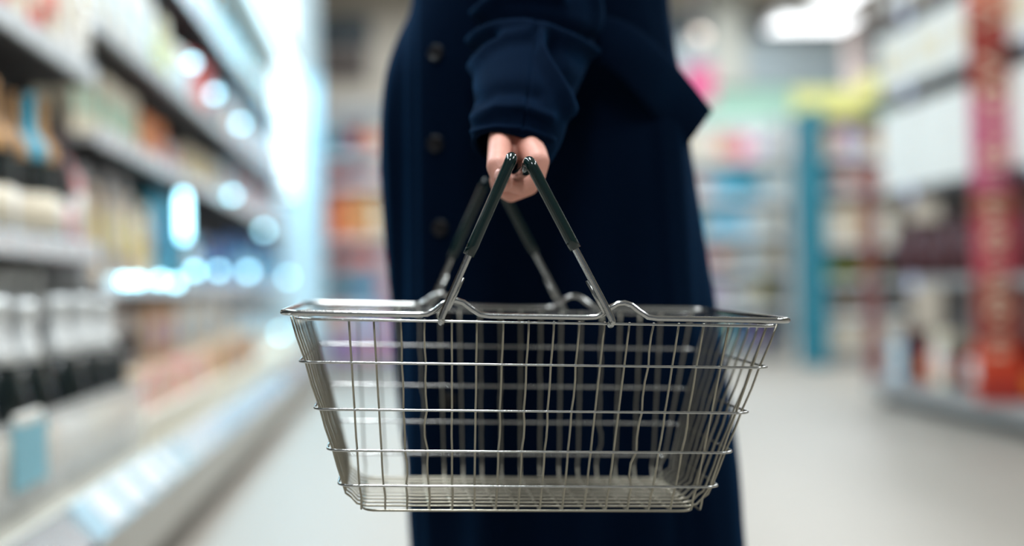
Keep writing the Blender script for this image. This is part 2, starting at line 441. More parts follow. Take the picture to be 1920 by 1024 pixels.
# goods on the left -------------------------------------------------
def fill_left(y0, y1, x, z, pick, shelf_phrase, group, step=0.085, jitter=0.008):
    y, i = y0, 0
    while y < y1:
        px, py = pix((x, y, z + 0.12))
        kind = pick(px, i)
        i += 1
        lbl = lambda what: '%s, %s item along %s' % (what, nth(i), shelf_phrase)
        xx = x + random.uniform(-jitter, jitter)
        rz = RAD(90 + random.uniform(-5, 5))
        k = kind[0]
        if k == 'champ':
            champagne((xx, y, z), rz, kind[2], kind[1], lbl('foil-topped dark champagne bottle'), group); w = step
        elif k == 'wine':
            wine((xx, y, z), rz, kind[3], kind[1], kind[2], lbl('dark wine bottle with %s label' % kind[2]), group); w = step
        elif k == 'spirit':
            spirit((xx, y, z), rz, kind[3], kind[1], kind[2], lbl('%s liquor bottle with %s label' % (kind[1], kind[2])), group); w = step
        elif k == 'carton':
            w, d, h = kind[3]
            carton((xx - d / 2 + 0.04, y + w / 2 - 0.04, z), RAD(90), w, d, h, kind[1], kind[2], lbl('%s carton with %s panel' % (kind[1], kind[2])), group); w += 0.008
        elif k == 'pouch':
            w, d, h = kind[3]
            pouch((xx, y + w / 2 - 0.04, z), RAD(90), w, d, h, kind[1], kind[2], lbl('%s pouch with %s panel' % (kind[1], kind[2])), group); w += 0.01
        elif k == 'jar':
            r_, h = kind[3]
            jar((xx, y, z), rz, r_, h, kind[1], kind[2], lbl('%s jar with %s lid' % (kind[1], kind[2])), group); w = 2 * r_ + 0.008
        y += w

def table(rows):
    """rows: (upper pixel limit, [choices])"""
    def pick(px, i):
        for lim, ch in rows:
            if px < lim: return ch[i % len(ch)]
        return rows[-1][1][i % len(rows[-1][1])]
    return pick

G1 = 'champagne bottles on the near case base'
fill_left(1.74, 3.2, -0.73, 0.252, table([(2000, [('champ', 'cream', 1.3), ('champ', 'beige', 1.28), ('champ', 'white', 1.3)])]), 'the nearest left case\'s front step', G1, 0.20)
fill_left(1.98, 3.2, -0.873, 0.325, table([(2000, [('champ', 'white', 1.3), ('champ', 'cream', 1.3), ('champ', 'beige', 1.28)])]), 'the nearest left case\'s rear step', G1, 0.16)
bottles_D = [(40, [('wine', 'tan', 'cream', 1.0), ('wine', 'black', 'white', 1.0)]), (75, [('wine', 'tan', 'cream', 1.04), ('wine', 'cyan', 'cream', 1.03)]),
             (98, [('wine', 'blue', 'cream', 1.0), ('wine', 'black', 'white', 0.98)]), (118, [('wine', 'burgundy', 'pink', 0.9)]), (175, [('spirit', 'pink', 'lilac', 1.0), ('spirit', 'pink', 'white', 1.02)]), (400, [('carton', 'pale blue', 'grey', (0.08, 0.07, 0.2)), ('carton', 'cream', 'beige', (0.07, 0.07, 0.23))])]
fill_left(1.70, 3.22, -0.80, 0.76, table(bottles_D), 'the nearest left case\'s lower shelf', 'goods on the near case shelves')
A_goods = [(40, [('carton', 'coral', 'cream', (0.1, 0.09, 0.17)), ('carton', 'cream', 'white', (0.09, 0.09, 0.2))]), (90, [('carton', 'cream', 'coral', (0.09, 0.09, 0.24)), ('spirit', 'white', 'coral', 1.0)]), (120, [('carton', 'white', 'cream', (0.09, 0.09, 0.24))]),
           (135, [('spirit', 'navy', 'white', 1.0)]), (160, [('carton', 'coral', 'pink', (0.07, 0.08, 0.22))]), (190, [('carton', 'white', 'cream', (0.08, 0.08, 0.2)), ('carton', 'lime', 'white', (0.06, 0.07, 0.17))]), (400, [('carton', 'cream', 'lime', (0.07, 0.08, 0.18))])]
fill_left(1.70, 3.22, -0.80, 1.198, table(A_goods), 'the nearest left case\'s upper shelf', 'goods on the near case shelves')

base2 = [(330, [('wine', 'navy', 'grey', 1.0), ('wine', 'black', 'beige', 1.0), ('wine', 'charcoal', 'white', 0.98)]), (2000, [('wine', 'burgundy', 'coral', 0.95), ('wine', 'black', 'cream', 1.0)])]
fill_left(3.34, 4.7, -0.725, 0.335, lambda px, i: [('carton', 'beige', 'pink', (0.16, 0.08, 0.11)), ('carton', 'pink', 'cream', (0.14, 0.08, 0.10))][i % 2] if i % 5 != 4 else ('jar', 'yellow', 'olive', (0.04, 0.09)), 'the middle left case\'s front step', 'goods on the middle case base')
fill_left(4.75, 5.95, -0.725, 0.335, table([(2000, [('carton', 'beige', 'orange', (0.11, 0.09, 0.13)), ('carton', 'beige', 'brown', (0.12, 0.09, 0.12)), ('jar', 'brown', 'grey', (0.045, 0.11))])]), 'the middle left case\'s far front step', 'goods on the middle case base')
fill_left(3.34, 4.75, -0.868, 0.405, table([(250, [('wine', 'white', 'grey', 0.74)]), (330, [('carton', 'beige', 'cream', (0.12, 0.1, 0.21)), ('carton', 'tan', 'lilac', (0.12, 0.1, 0.21))]), (2000, [('wine', 'black', 'grey', 0.72)])]), 'the middle left case\'s rear step', 'goods on the middle case base')
fill_left(4.8, 5.95, -0.868, 0.405, table([(2000, [('carton', 'white', 'pale blue', (0.2, 0.14, 0.21)), ('carton', 'white', 'cream', (0.17, 0.14, 0.23))])]), 'the middle left case\'s far rear step', 'goods on the middle case base')
fill_left(3.35, 5.95, -0.84, 0.678, table([(225, [('carton', 'grey', 'cream', (0.09, 0.1, 0.3)), ('carton', 'beige', 'yellow', (0.09, 0.1, 0.26))]), (262, [('carton', 'beige', 'yellow', (0.09, 0.1, 0.2)), ('carton', 'cream', 'beige', (0.1, 0.1, 0.24))]), (330, [('carton', 'teal', 'cyan', (0.12, 0.1, 0.27)), ('carton', 'teal', 'navy', (0.12, 0.1, 0.3))]), (360, [('spirit', 'cyan', 'white', 1.1), ('spirit', 'navy', 'cyan', 1.0)]), (2000, [('spirit', 'navy', 'blue', 1.0), ('spirit', 'black', 'blue', 1.0), ('carton', 'blue', 'navy', (0.1, 0.1, 0.19))])]), 'the middle left case\'s lowest shelf', 'goods on the middle case shelves')
fill_left(3.35, 5.95, -0.86, 1.058, table([(232, [('carton', 'cream', 'mint', (0.09, 0.1, 0.2))]), (285, [('carton', 'orange', 'tan', (0.11, 0.1, 0.16)), ('carton', 'orange', 'coral', (0.1, 0.1, 0.175))]), (315, [('pouch', 'pink', 'red', (0.11, 0.06, 0.15)), ('pouch', 'pale blue', 'pink', (0.1, 0.06, 0.15))]), (365, [('carton', 'cream', 'yellow', (0.1, 0.1, 0.16)), ('spirit', 'cream', 'white', 0.7)]), (2000, [('carton', 'cream', 'beige', (0.11, 0.1, 0.16)), ('carton', 'grey', 'teal', (0.1, 0.1, 0.15)), ('spirit', 'teal', 'white', 0.7)])]), 'the middle left case\'s second shelf', 'goods on the middle case shelves')
fill_left(3.35, 5.95, -0.84, 1.348, table([(270, [('carton', 'white', 'pale blue', (0.1, 0.1, 0.26)), ('carton', 'cream', 'white', (0.1, 0.1, 0.28))]), (300, [('carton', 'cream', 'yellow', (0.09, 0.1, 0.24)), ('pouch', 'lime', 'green', (0.12, 0.06, 0.22))]), (345, [('carton', 'white', 'pale blue', (0.1, 0.1, 0.2))]), (372, [('carton', 'red', 'coral', (0.09, 0.1, 0.24))]), (420, [('spirit', 'navy', 'charcoal', 1.1)]), (2000, [('carton', 'beige', 'coral', (0.11, 0.1, 0.22)), ('carton', 'coral', 'beige', (0.1, 0.1, 0.2)), ('carton', 'pink', 'grey', (0.1, 0.1, 0.18))])]), 'the middle left case\'s third shelf', 'goods on the middle case shelves')
fill_left(3.4, 5.95, -0.88, 1.763, table([(2000, [('carton', 'charcoal', 'beige', (0.16, 0.12, 0.26)), ('carton', 'beige', 'grey', (0.15, 0.12, 0.24)), ('carton', 'cream', 'pink', (0.14, 0.12, 0.2))])]), 'the middle left case\'s top shelf', 'goods on the middle case shelves')
for z, ph, ch in ((0.335, 'the far left case\'s base', [('carton', 'white', 'pale blue', (0.2, 0.12, 0.2)), ('carton', 'pale blue', 'cyan', (0.18, 0.12, 0.22))]),
                  (0.678, 'the far left case\'s lowest shelf', [('spirit', 'blue', 'cyan', 1.05), ('carton', 'blue', 'cyan', (0.16, 0.12, 0.24)), ('spirit', 'cyan', 'white', 1.0)]),
                  (1.058, 'the far left case\'s second shelf', [('carton', 'pale blue', 'white', (0.16, 0.12, 0.2)), ('spirit', 'cyan', 'pale blue', 0.8), ('carton', 'pink', 'pale blue', (0.15, 0.12, 0.18))]),
                  (1.348, 'the far left case\'s third shelf', [('carton', 'pale blue', 'beige', (0.18, 0.12, 0.26)), ('carton', 'beige', 'pink', (0.16, 0.12, 0.24)), ('carton', 'grey', 'pale blue', (0.16, 0.12, 0.22))]),
                  (1.763, 'the far left case\'s top shelf', [('carton', 'grey', 'beige', (0.2, 0.12, 0.26)), ('carton', 'beige', 'coral', (0.2, 0.12, 0.2))])):
    fill_left(6.1, 8.6, -0.85 if z < 1.7 else -0.9, z, table([(2000, ch)]), ph, 'goods on the far case shelves', 0.14)  # blue and cyan goods carry the LED tint in their colours

# blue card behind the riser
w = P(82, 800, 2.2)
cd = obj('price_card', box_mesh(0.20, 0.003, 0.11, 0.001), M_cardblue, None, (-0.652, 2.28, 0.318), RAD(90))
obj('card_clip', box_mesh(0.14, 0.012, 0.022, 0.003), mat('clip white', srgb(236, 232, 222), 0.4), cd, (0.0, 0.004, 0.105))
tag(cd, 'light blue price card clipped to the clear riser before the bottles', 'price card')

# ------------------------------------------------------------------ right-hand gondola with the red banner
M_gond = mat('gondola grey', srgb(150, 148, 146), 0.5)
M_gdark = mat('gondola dark', srgb(64, 60, 60), 0.6)
def gondola_side(y0, y1, xf, shelves, label, back_col, end_mat):
    """shelving whose goods face -X"""
    r = empty('gondola_shelving', (xf, y0, 0)); L = y1 - y0
    slab('kick_plate', 0.06, 0.9, 0.02, L - 0.02, 0, 0.055, M_gdark, r)
    slab('base_shelf', 0, 0.9, 0, L, 0.055, 0.13, M_gond, r, 0.006)
    slab('price_strip', -0.012, 0, 0, L, 0.06, 0.125, M_gond, r)
    slab('back_panel', 0.45, 0.5, 0, L, 0.13, 2.3, back_col, r)
    for a in (0, L - 0.03):
        slab('upright', 0.40, 0.45, a, a + 0.03, 0.13, 2.3, M_gdark, r)
    for z in shelves:
        slab('shelf', 0.03, 0.45, 0.01, L - 0.01, z, z + 0.025, M_gdark, r)
        slab('price_strip', 0.018, 0.03, 0.01, L - 0.01, z - 0.008, z + 0.032, M_gond if z < 1 else M_gdark, r)
        for a in (0.2, L * 0.4, L * 0.8):
            slab('price_ticket', 0.014, 0.018, a, a + 0.09, z - 0.03, z + 0.04, mat('ticket lilac', srgb(196, 200, 224), 0.5), r, 0)
    slab('end_post', 0.0, 0.06, L - 0.05, L + 0.02, 0.13, 1.22, end_mat, r)
    tag(r, label, 'shelving')
    return r
XG = 2.34
gr = gondola_side(3.3, 6.35, XG, [0.60, 1.02, 1.50, 1.86], 'right-hand gondola shelving with white boxes beside the red banner', mat('gondola back', srgb(160, 150, 146), 0.6), mat('end post red-brown', srgb(146, 82, 78), 0.5))
def right_item(fn, *a): return fn(*a)
i = 0
for z, h, colr, lab in ((1.045, 0.40, 'white', 'white'), (1.525, 0.30, 'white', 'cream')):
    y = 4.15; k = 0
    while y < 6.2:
        k += 1
        carton((XG + 0.20, y + 0.2, z), RAD(-90), 0.40, 0.30, h, colr, lab, 'large plain white carton, %s along the right gondola\'s %s shelf' % (nth(k), 'middle' if z < 1.2 else 'upper'), 'large white cartons on the right gondola')
        y += 0.415
y = 4.2; k = 0
while y < 6.25:
    k += 1
    jar((XG + 0.14, y, 0.625), 0, 0.085, 0.22 if k % 2 else 0.27, 'burgundy', 'burgundy', 'dark burgundy tub, %s along the right gondola\'s lower shelf' % nth(k), 'burgundy tubs on the right gondola'); y += 0.19
y = 4.2; k = 0
seq = [('pouch', 'coral', 'white'), ('carton', 'black', 'red'), ('carton', 'cream', 'white'), ('pouch', 'red', 'orange'), ('carton', 'burgundy', 'charcoal'), ('carton', 'pale blue', 'white')]
while y < 6.2:
    kd = seq[k % len(seq)]; k += 1
    fn = pouch if kd[0] == 'pouch' else carton
    fn((XG + 0.14, y + 0.08, 0.13), RAD(-90), 0.15, 0.13, 0.19 + 0.06 * (k % 2), kd[1], kd[2], '%s %s with %s panel, %s along the right gondola\'s base' % (kd[1], kd[0], kd[2], nth(k)), 'goods on the base of the right gondola'); y += 0.172
y = 4.2; k = 0
seq = ['grey', 'burgundy', 'lilac', 'beige']
while y < 6.2:
    cc = seq[k % 4]; k += 1
    carton((XG + 0.16, y + 0.09, 1.885), RAD(-90), 0.17, 0.2, 0.2, cc, 'white', '%s carton with white panel, %s along the right gondola\'s top shelf' % (cc, nth(k)), 'cartons on the top shelf of the right gondola'); y += 0.2

# red vertical banner with pale marks, standing at the shelf front
b0 = P(1876, 742, 5.05)
bn = empty('banner_sign', (b0.x, b0.y, 0.13), RAD(-12))
cols = [(0.0, 0.10, (176, 52, 40)), (0.10, 0.22, (220, 74, 40)), (0.22, 0.50, (166, 66, 54)), (0.50, 0.74, (206, 84, 98)), (0.74, 0.84, (176, 88, 70)), (0.84, 1.22, (214, 104, 140)), (1.22, 1.56, (170, 58, 50)), (1.56, 1.86, (224, 84, 50))]
for i, (a, b, c) in enumerate(cols):
    slab('banner_field', -0.085, 0.085, -0.012, 0.012, a, b, mat('banner %d' % i, srgb(*c), 0.45), bn, 0.0)
M_gold = mat('banner lettering', srgb(244, 214, 186), 0.45)
def glyph(z, w, h, kind):
    """one blurred-looking letter shape of the upright lettering, raised on the banner"""
    if kind == 'o':
        obj('lettering', tube([(w / 2 * math.cos(t), -0.014, z + h / 2 * math.sin(t)) for t in [2 * math.pi * k / 16 for k in range(16)]], 0.011, 6, True), M_gold, bn)
    elif kind == 'n':
        obj('lettering', tube([(w / 2, -0.014, z - h / 2), (-w / 2, -0.014, z - h / 2), (w / 2, -0.014, z + h / 2), (-w / 2, -0.014, z + h / 2)], 0.011, 6), M_gold, bn)
    elif kind == 'a':
        obj('lettering', tube([(-w / 2, -0.014, z - h / 2), (w / 2, -0.014, z), (-w / 2, -0.014, z + h / 2)], 0.012, 6), M_gold, bn)
    else:
        obj('lettering', tube([(-w / 2, -0.014, z), (w / 2, -0.014, z)], 0.012, 6), M_gold, bn)
z = 1.74
for kd, h in (('n', 0.07), ('o', 0.07), ('a', 0.085), ('n', 0.075), ('a', 0.085), ('o', 0.07)):
    glyph(z, 0.085, h, kd); z -= 0.105
for kd in 'inoinia':
    glyph(z, 0.065, 0.045, kd); z -= 0.062
z -= 0.02
for kd in 'oinaionii':
    glyph(z, 0.065, 0.042, kd); z -= 0.058
tag(bn, 'tall red and pink banner sign with pale upright lettering at the right edge', 'sign')

# ------------------------------------------------------------------ shelving in the distance: goods face -Y
def far_shelving(name_label, x0, x1, y, top, levels, body, rows, group, post=None, back=None, phrase='', base=0.12, depth=0.4):
    r = empty('shelving_unit', ((x0 + x1) / 2, y, 0)); W = x1 - x0
    slab('base', -W / 2, W / 2, 0, depth, 0, base, M_gond, r, 0.005)
    slab('back_panel', -W / 2, W / 2, depth - 0.03, depth, base, top, back or M_gdark, r)
    for s in (-1, 1):
        slab('side_panel', s * W / 2 - 0.012, s * W / 2 + 0.012, 0.0, depth, base, top, body, r)
    for z in levels:
        slab('shelf', -W / 2 + 0.013, W / 2 - 0.013, 0.02, depth - 0.03, z - 0.02, z, M_shelf, r)
        slab('price_strip', -W / 2 + 0.013, W / 2 - 0.013, 0.008, 0.02, z - 0.03, z + 0.012, M_strip, r, 0.002)
    if post:
        slab('corner_post', -W / 2 - 0.10, -W / 2 + 0.0, -0.06, depth, 0.0, top + 0.02, post, r, 0.006)
    tag(r, name_label, 'shelving')
    zz = [base] + list(levels)
    for ri, row in enumerate(rows):
        if ri >= len(zz): break
        x, k = x0 + 0.02, 0
        lvl = phrase + '\'s ' + ('base' if ri == 0 else '%s shelf up' % nth(ri))
        while True:
            kd = row[k % len(row)]
            w, h = kd[3]
            if x + w > x1 - 0.015: break
            k += 1
            fn = {'c': carton, 'p': pouch}.get(kd[0])
            lab = '%s %s with %s panel, %s along %s' % (kd[1], 'carton' if kd[0] == 'c' else 'pouch', kd[2], nth(k), lvl)
            if fn: fn((x + w / 2, y + 0.16, zz[ri]), 0, w, 0.22 if kd[0] == 'c' else 0.09, h, kd[1], kd[2], lab, group)
            else: jar((x + w / 2, y + 0.14, zz[ri]), 0, w / 2 - 0.004, h, kd[1], kd[2], '%s jar with %s lid, %s along %s' % (kd[1], kd[2], nth(k), lvl), group)
            x += w + 0.012

M_teal = mat('teal post', srgb(34, 128, 148), 0.45)
# end unit with the teal post
tx = P(1550, 600, 9.3)
far_shelving('dark shelving unit with the teal corner post, left of the white boxes', tx.x + 0.0, tx.x + 0.62, tx.y, 1.86, [0.36, 0.62, 0.88, 1.28, 1.52], M_gdark,
             [[('c', 'cream', 'white', (0.18, 0.18))], [('j', 'grey', 'beige', (0.1, 0.13)), ('j', 'beige', 'grey', (0.1, 0.13))], [('c', 'olive', 'green', (0.14, 0.12)), ('c', 'olive', 'olive', (0.14, 0.12))],
              [('c', 'cream', 'white', (0.17, 0.28)), ('c', 'beige', 'cream', (0.17, 0.3))], [('c', 'grey', 'charcoal', (0.12, 0.12)), ('c', 'pink', 'cream', (0.12, 0.15))], [('c', 'beige', 'tan', (0.12, 0.2)), ('c', 'lilac', 'white', (0.12, 0.22)), ('c', 'grey', 'white', (0.1, 0.18))]],
             'goods on the teal-post unit', M_teal, None, 'the teal-post unit')
# pastel unit right of the coat
pxl = P(1262, 600, 10.2); pxr = P(1492, 600, 10.2)
far_shelving('pale shelving unit of pastel goods just right of the coat', pxl.x, pxr.x, pxl.y, 1.95, [0.42, 0.72, 1.0, 1.3, 1.6], mat('pale unit', srgb(190, 196, 200), 0.5),
             [[('c', 'lime', 'white', (0.2, 0.18)), ('c', 'mint', 'cream', (0.2, 0.2)), ('c', 'teal', 'navy', (0.16, 0.2)), ('c', 'purple', 'navy', (0.14, 0.16))],
              [('p', 'yellow', 'cream', (0.12, 0.22)), ('p', 'blue', 'pale blue', (0.12, 0.2)), ('c', 'lilac', 'white', (0.14, 0.2)), ('c', 'grey', 'white', (0.12, 0.2)), ('c', 'white', 'grey', (0.13, 0.18))],
              [('c', 'cream', 'beige', (0.15, 0.2)), ('c', 'pink', 'white', (0.12, 0.17)), ('c', 'grey', 'pink', (0.14, 0.2)), ('c', 'beige', 'grey', (0.12, 0.18)), ('c', 'pale blue', 'grey', (0.12, 0.2))],
              [('c', 'white', 'cream', (0.14, 0.22)), ('c', 'beige', 'olive', (0.1, 0.2)), ('c', 'pale blue', 'cyan', (0.16, 0.2)), ('c', 'cyan', 'pale blue', (0.14, 0.2)), ('c', 'pale blue', 'white', (0.14, 0.2))],
              [('c', 'white', 'pale blue', (0.16, 0.22)), ('c', 'white', 'pink', (0.13, 0.2)), ('c', 'pale blue', 'cyan', (0.14, 0.2)), ('c', 'cyan', 'teal', (0.16, 0.2)), ('c', 'teal', 'pale blue', (0.12, 0.17))],
              [('c', 'cream', 'beige', (0.18, 0.26)), ('c', 'white', 'cream', (0.16, 0.24)), ('c', 'beige', 'pink', (0.16, 0.24)), ('c', 'magenta', 'pink', (0.12, 0.2)), ('c', 'white', 'lilac', (0.12, 0.22))]],
             'pastel goods right of the coat', None, mat('pale back', srgb(168, 176, 182), 0.6), 'the pastel unit')
# orange and red unit left of the coat
oxl = P(612, 600, 9.6); oxr = P(1262, 600, 9.6)
far_shelving('shelving unit of orange and red goods between glowing end panel and coat', oxl.x, oxr.x - 0.1, oxl.y, 2.12, [0.34, 0.58, 0.80, 1.02, 1.44, 1.66], mat('grey unit', srgb(150, 150, 148), 0.5),
             [[('c', 'lilac', 'purple', (0.2, 0.2)), ('c', 'pink', 'lilac', (0.16, 0.2)), ('c', 'purple', 'pink', (0.2, 0.18))],
              [('c', 'pink', 'beige', (0.15, 0.18)), ('c', 'pale blue', 'lilac', (0.15, 0.18)), ('c', 'purple', 'pink', (0.14, 0.17))],
              [('c', 'teal', 'navy', (0.2, 0.16)), ('c', 'teal', 'blue', (0.16, 0.15)), ('c', 'pink', 'coral', (0.12, 0.17))],
              [('c', 'red', 'burgundy', (0.2, 0.13)), ('c', 'red', 'coral', (0.16, 0.14)), ('c', 'grey', 'pink', (0.14, 0.15))],
              [('c', 'coral', 'orange', (0.14, 0.34)), ('c', 'orange', 'tan', (0.16, 0.36)), ('c', 'tan', 'cream', (0.13, 0.34)), ('c', 'beige', 'pink', (0.13, 0.33))],
              [('c', 'red', 'burgundy', (0.2, 0.14)), ('c', 'grey', 'red', (0.12, 0.12)), ('c', 'pink', 'cream', (0.15, 0.14))],
              [('c', 'teal', 'navy', (0.15, 0.18)), ('c', 'burgundy', 'red', (0.14, 0.24)), ('c', 'beige', 'coral', (0.14, 0.2))]],
             'goods on the orange and red unit', None, mat('mid back', srgb(150, 152, 152), 0.6), 'the orange and red unit')
# dark poster board high on the back wall, yellow header boards
w = P(642, 92, 13.6)
pb = empty('notice_board', (w.x, 13.93, w.z - 0.27))
slab('board', -0.26, 0.26, -0.02, 0.07, 0, 0.56, mat('dark board', srgb(74, 66, 62), 0.6), pb)
for a in (-0.27, 0.25): slab('frame_bar', a, a + 0.02, -0.03, 0.07, -0.02, 0.58, M_gond, pb)
tag(pb, 'dark square board high on the back wall left of the coat', 'board')
for i, (px, py, wd, ht, cc, lb) in enumerate(((1560, 200, 0.62, 0.27, 'pale yellow', 'wide yellow-green header board above the teal-post unit'), (1640, 170, 0.24, 0.22, 'pale yellow', 'small yellow-green header board beside the white boxes'), (1312, 158, 0.26, 0.32, 'magenta', 'pink hanging sign beside the tip of the belt'))):
    w = P(px, py, 9.9 if cc == 'pale yellow' else 11)
    h = empty('header_sign', (w.x, w.y, w.z - ht / 2))
    slab('board', -wd / 2, wd / 2, -0.01, 0.01, 0, ht, pm(cc), h)
    for s in (-0.4, 0.4): obj('hanging_wire', tube([(s * wd, 0, ht), (s * wd, 0, 4.2 - (w.z - ht / 2))], 0.003, 5), M_rail, h)
    tag(h, lb, 'sign')
w = P(1605, 120, 12.2)
pl = structure(slab('trim_4', w.x - 0.09, w.x + 0.09, w.y - 0.09, w.y + 0.09, 0, 4.2, mat('column taupe', srgb(150, 136, 132), 0.6), bev=0.01), 'slim taupe column')
w = P(1390, 120, 13.6)
structure(slab('trim_5', w.x - 0.2, w.x + 0.2, 13.82, 14.0, 2.78, 4.2, mat('column pale', srgb(176, 178, 170), 0.6), bev=0.01))

# ------------------------------------------------------------------ the wire basket
M_chrome = mat('chromed wire', srgb(184, 186, 184), 0.18, metal=1.0, var=0.12, scale=60, bump=0.08, bscale=300)
M_wire = mat('zinc wire', srgb(160, 156, 142), 0.28, metal=0.95, var=0.18, scale=80, bump=0.12, bscale=400)
M_grip = mat('dark green grip sleeve', (0.002, 0.016, 0.015), 0.14, coat=0.3, var=0.1)
BW, BD = 0.43, 0.291
KX, KY, OV = 0.3065, 0.304, 0.004
RZ = [0.0, -0.0416, -0.0822, -0.1184, -0.1501, -0.1736]
bloc = Vector((0.0111, 1.215, -0.0361))
TO_W = Matrix.Translation(CAM_LOC) @ CAM_M @ Matrix(((1, 0, 0, 0), (0, 0, 1, 0), (0, -1, 0, 0), (0, 0, 0, 1)))  # camera x, depth, up -> world
BAS = TO_W @ Matrix.Translation(bloc) @ Matrix.Rotation(0.094, 4, 'Z') @ Matrix.Rotation(0.0026, 4, 'X') @ Matrix.Rotation(0.0192, 4, 'Y')
basket = empty('shopping_basket'); basket.matrix_world = BAS
tag(basket, 'silver wire shopping basket with two green-sleeved handles, held in the hand', 'shopping basket')

def hw(z): return BW / 2 - OV + KX * z
def hd(z): return BD / 2 - OV + KY * z
def ring_path(z, w, d, rc, per=5, bumps=False):
    pts = []
    def corner(cx, cy, a0):
        for k in range(per + 1):
            a = a0 + math.pi / 2 * k / per
            pts.append((cx + rc * math.cos(a), cy + rc * math.sin(a), z))
    def side(sgn):
        # bumps of the rim beside each handle pivot, walked in +x or -x
        prof = [(-0.020, 0), (-0.012, 0.0005), (-0.006, 0.0035), (0.0, 0.0085), (0.006, 0.0120), (0.012, 0.0126), (0.018, 0.0108), (0.025, 0.0055), (0.032, 0.0012), (0.040, 0)]
        for x0 in (PIV if sgn > 0 else PIV[::-1]):
            for dx, dz in (prof if sgn > 0 else prof[::-1]):
                pts.append((x0 + dx, -d if sgn > 0 else d, z + dz))
    corner(-w + rc, -d + rc, math.pi)
    if bumps: side(1)
    corner(w - rc, -d + rc, -math.pi / 2)
    corner(w - rc, d - rc, 0)
    if bumps: side(-1)
    corner(-w + rc, d - rc, math.pi / 2)
    return pts

def local_x(px, z, y):
    """basket x of a photo column on the plane of the front wires"""
    lo, hi = -0.3, 0.3
    for _ in range(40):
        m = (lo + hi) / 2
        if pix(BAS @ Vector((m, y, z)))[0] < px: lo = m
        else: hi = m
    return lo
PIV = [local_x(828, 0, -BD / 2), local_x(1144, 0, -BD / 2)]
obj('rim', tube(ring_path(0, BW / 2, BD / 2, 0.016, bumps=True), 0.0026, 10, True), M_chrome, basket)
obj('rim_wire', tube(ring_path(-0.0052, BW / 2 - 0.010, BD / 2 - 0.001, 0.022), 0.0012, 8, True), M_chrome, basket)
for z in RZ[1:5]:
    obj('hoop_wire', tube(ring_path(z, hw(z) + 0.003, hd(z) + 0.002, 0.014), 0.00115, 8, True), M_chrome, basket)

tops = [653, 700, 750, 797, 848, 895, 945, 993, 1041, 1089, 1137, 1184, 1231, 1277, 1324, 1372]
bots = [677, 722, 763, 805, 848, 889, 930, 972, 1013, 1055, 1096, 1137, 1178, 1218, 1259, 1298]
zb = RZ[5]
def wall_profile(h, zs):
    return [(h(z), z) for z in zs]
def cross_wire(xt, xb, seed, ztop=-0.004):
    rnd = random.Random(seed)
    k0 = (rnd.random() ** 2) * 0.0045 * rnd.choice((-1, 1)); kr = rnd.choice((1, 2, 3))
    zs = [ztop, -0.015, -0.028, -0.0416, -0.055, -0.069, -0.0822, -0.094, -0.106, -0.1184, -0.129, -0.140, -0.1501]
    zs = [z for z in zs if z <= ztop + 1e-6]
    pts = []
    def xx(z, s):
        t = z / zb
        base = xt + (xb - xt) * t
        for q in range(4):
            if RZ[q + 1] - 1e-6 <= z <= RZ[q] + 1e-6:
                u = (RZ[q] - z) / (RZ[q] - RZ[q + 1])
                amp = k0 if q == kr else k0 * 0.35
                base += amp * math.sin(math.pi * u) * s
        return base
    for z in zs: pts.append((xx(z, 1), -hd(z) + 0.0015, z))
    rb = 0.014
    d0 = hd(zb)
    pts += [(xb, -hd(-0.160) + 0.001, -0.160), (xb, -d0 + 0.001, zb + 0.006), (xb, -d0 + 0.005, zb + 0.0012), (xb, -d0 + 0.012, zb), (xb, -0.04, zb), (xb, 0.04, zb), (xb, d0 - 0.012, zb), (xb, d0 - 0.005, zb + 0.0012), (xb, d0 - 0.001, zb + 0.006), (xb, hd(-0.160) - 0.001, -0.160)]
    for z in zs[::-1]: pts.append((xx(z, -1), hd(z) - 0.0015, z))
    return pts
for i, (a, b) in enumerate(zip(tops, bots)):
    xt = local_x(a, 0, -BD / 2); xb = local_x(b, zb, -hd(zb))
    obj('cross_wire', tube(cross_wire(xt, xb, i + 3), 0.00100, 6), M_wire, basket)
for xt, xb, zt in ((-0.180, -0.1545, -0.0822), (0.196, 0.1535, -0.004)):
    obj('cross_wire', tube(cross_wire(xt, xb, 91, zt), 0.00100, 6), M_wire, basket)
# long wires: left wall, floor, right wall
NL = 10
for i in range(NL):
    t = -1 + 2 * i / (NL - 1)
    yt, yb = t * (BD / 2 - 0.022), t * (hd(zb) - 0.012)
    rnd = random.Random(50 + i); kk = rnd.uniform(-1, 1) * 0.0018
    left, right = [], []
    for z in (-0.004, -0.02, -0.0416, -0.062, -0.0822, -0.1, -0.1184, -0.135, -0.1501):
        y = yt + (yb - yt) * z / zb + kk * math.sin(z * 75)
        bow = 0.0022 * math.sin(math.pi * ((-z) % 0.0405) / 0.0405)
        left.append((-hw(z) + 0.0012 - bow * 0.4, y, z)); right.append((hw(z) - 0.0012 + bow * 0.4, y, z))
    w0 = hw(zb)
    mid = [(-hw(-0.16), yb, -0.16), (-w0 + 0.001, yb, zb + 0.010), (-w0 + 0.006, yb, zb + 0.0045), (-w0 + 0.015, yb, zb + 0.0026), (-0.06, yb, zb + 0.0026), (0.06, yb, zb + 0.0026), (w0 - 0.015, yb, zb + 0.0026), (w0 - 0.006, yb, zb + 0.0045), (w0 - 0.001, yb, zb + 0.010), (hw(-0.16), yb, -0.16)]
    obj('long_wire', tube(left + mid + right[::-1], 0.00095, 6), M_wire, basket)
obj('floor_hoop', tube(ring_path(zb + 0.0006, hw(zb) - 0.012, hd(zb) - 0.0005, 0.012), 0.0012, 8, True), M_wire, basket)

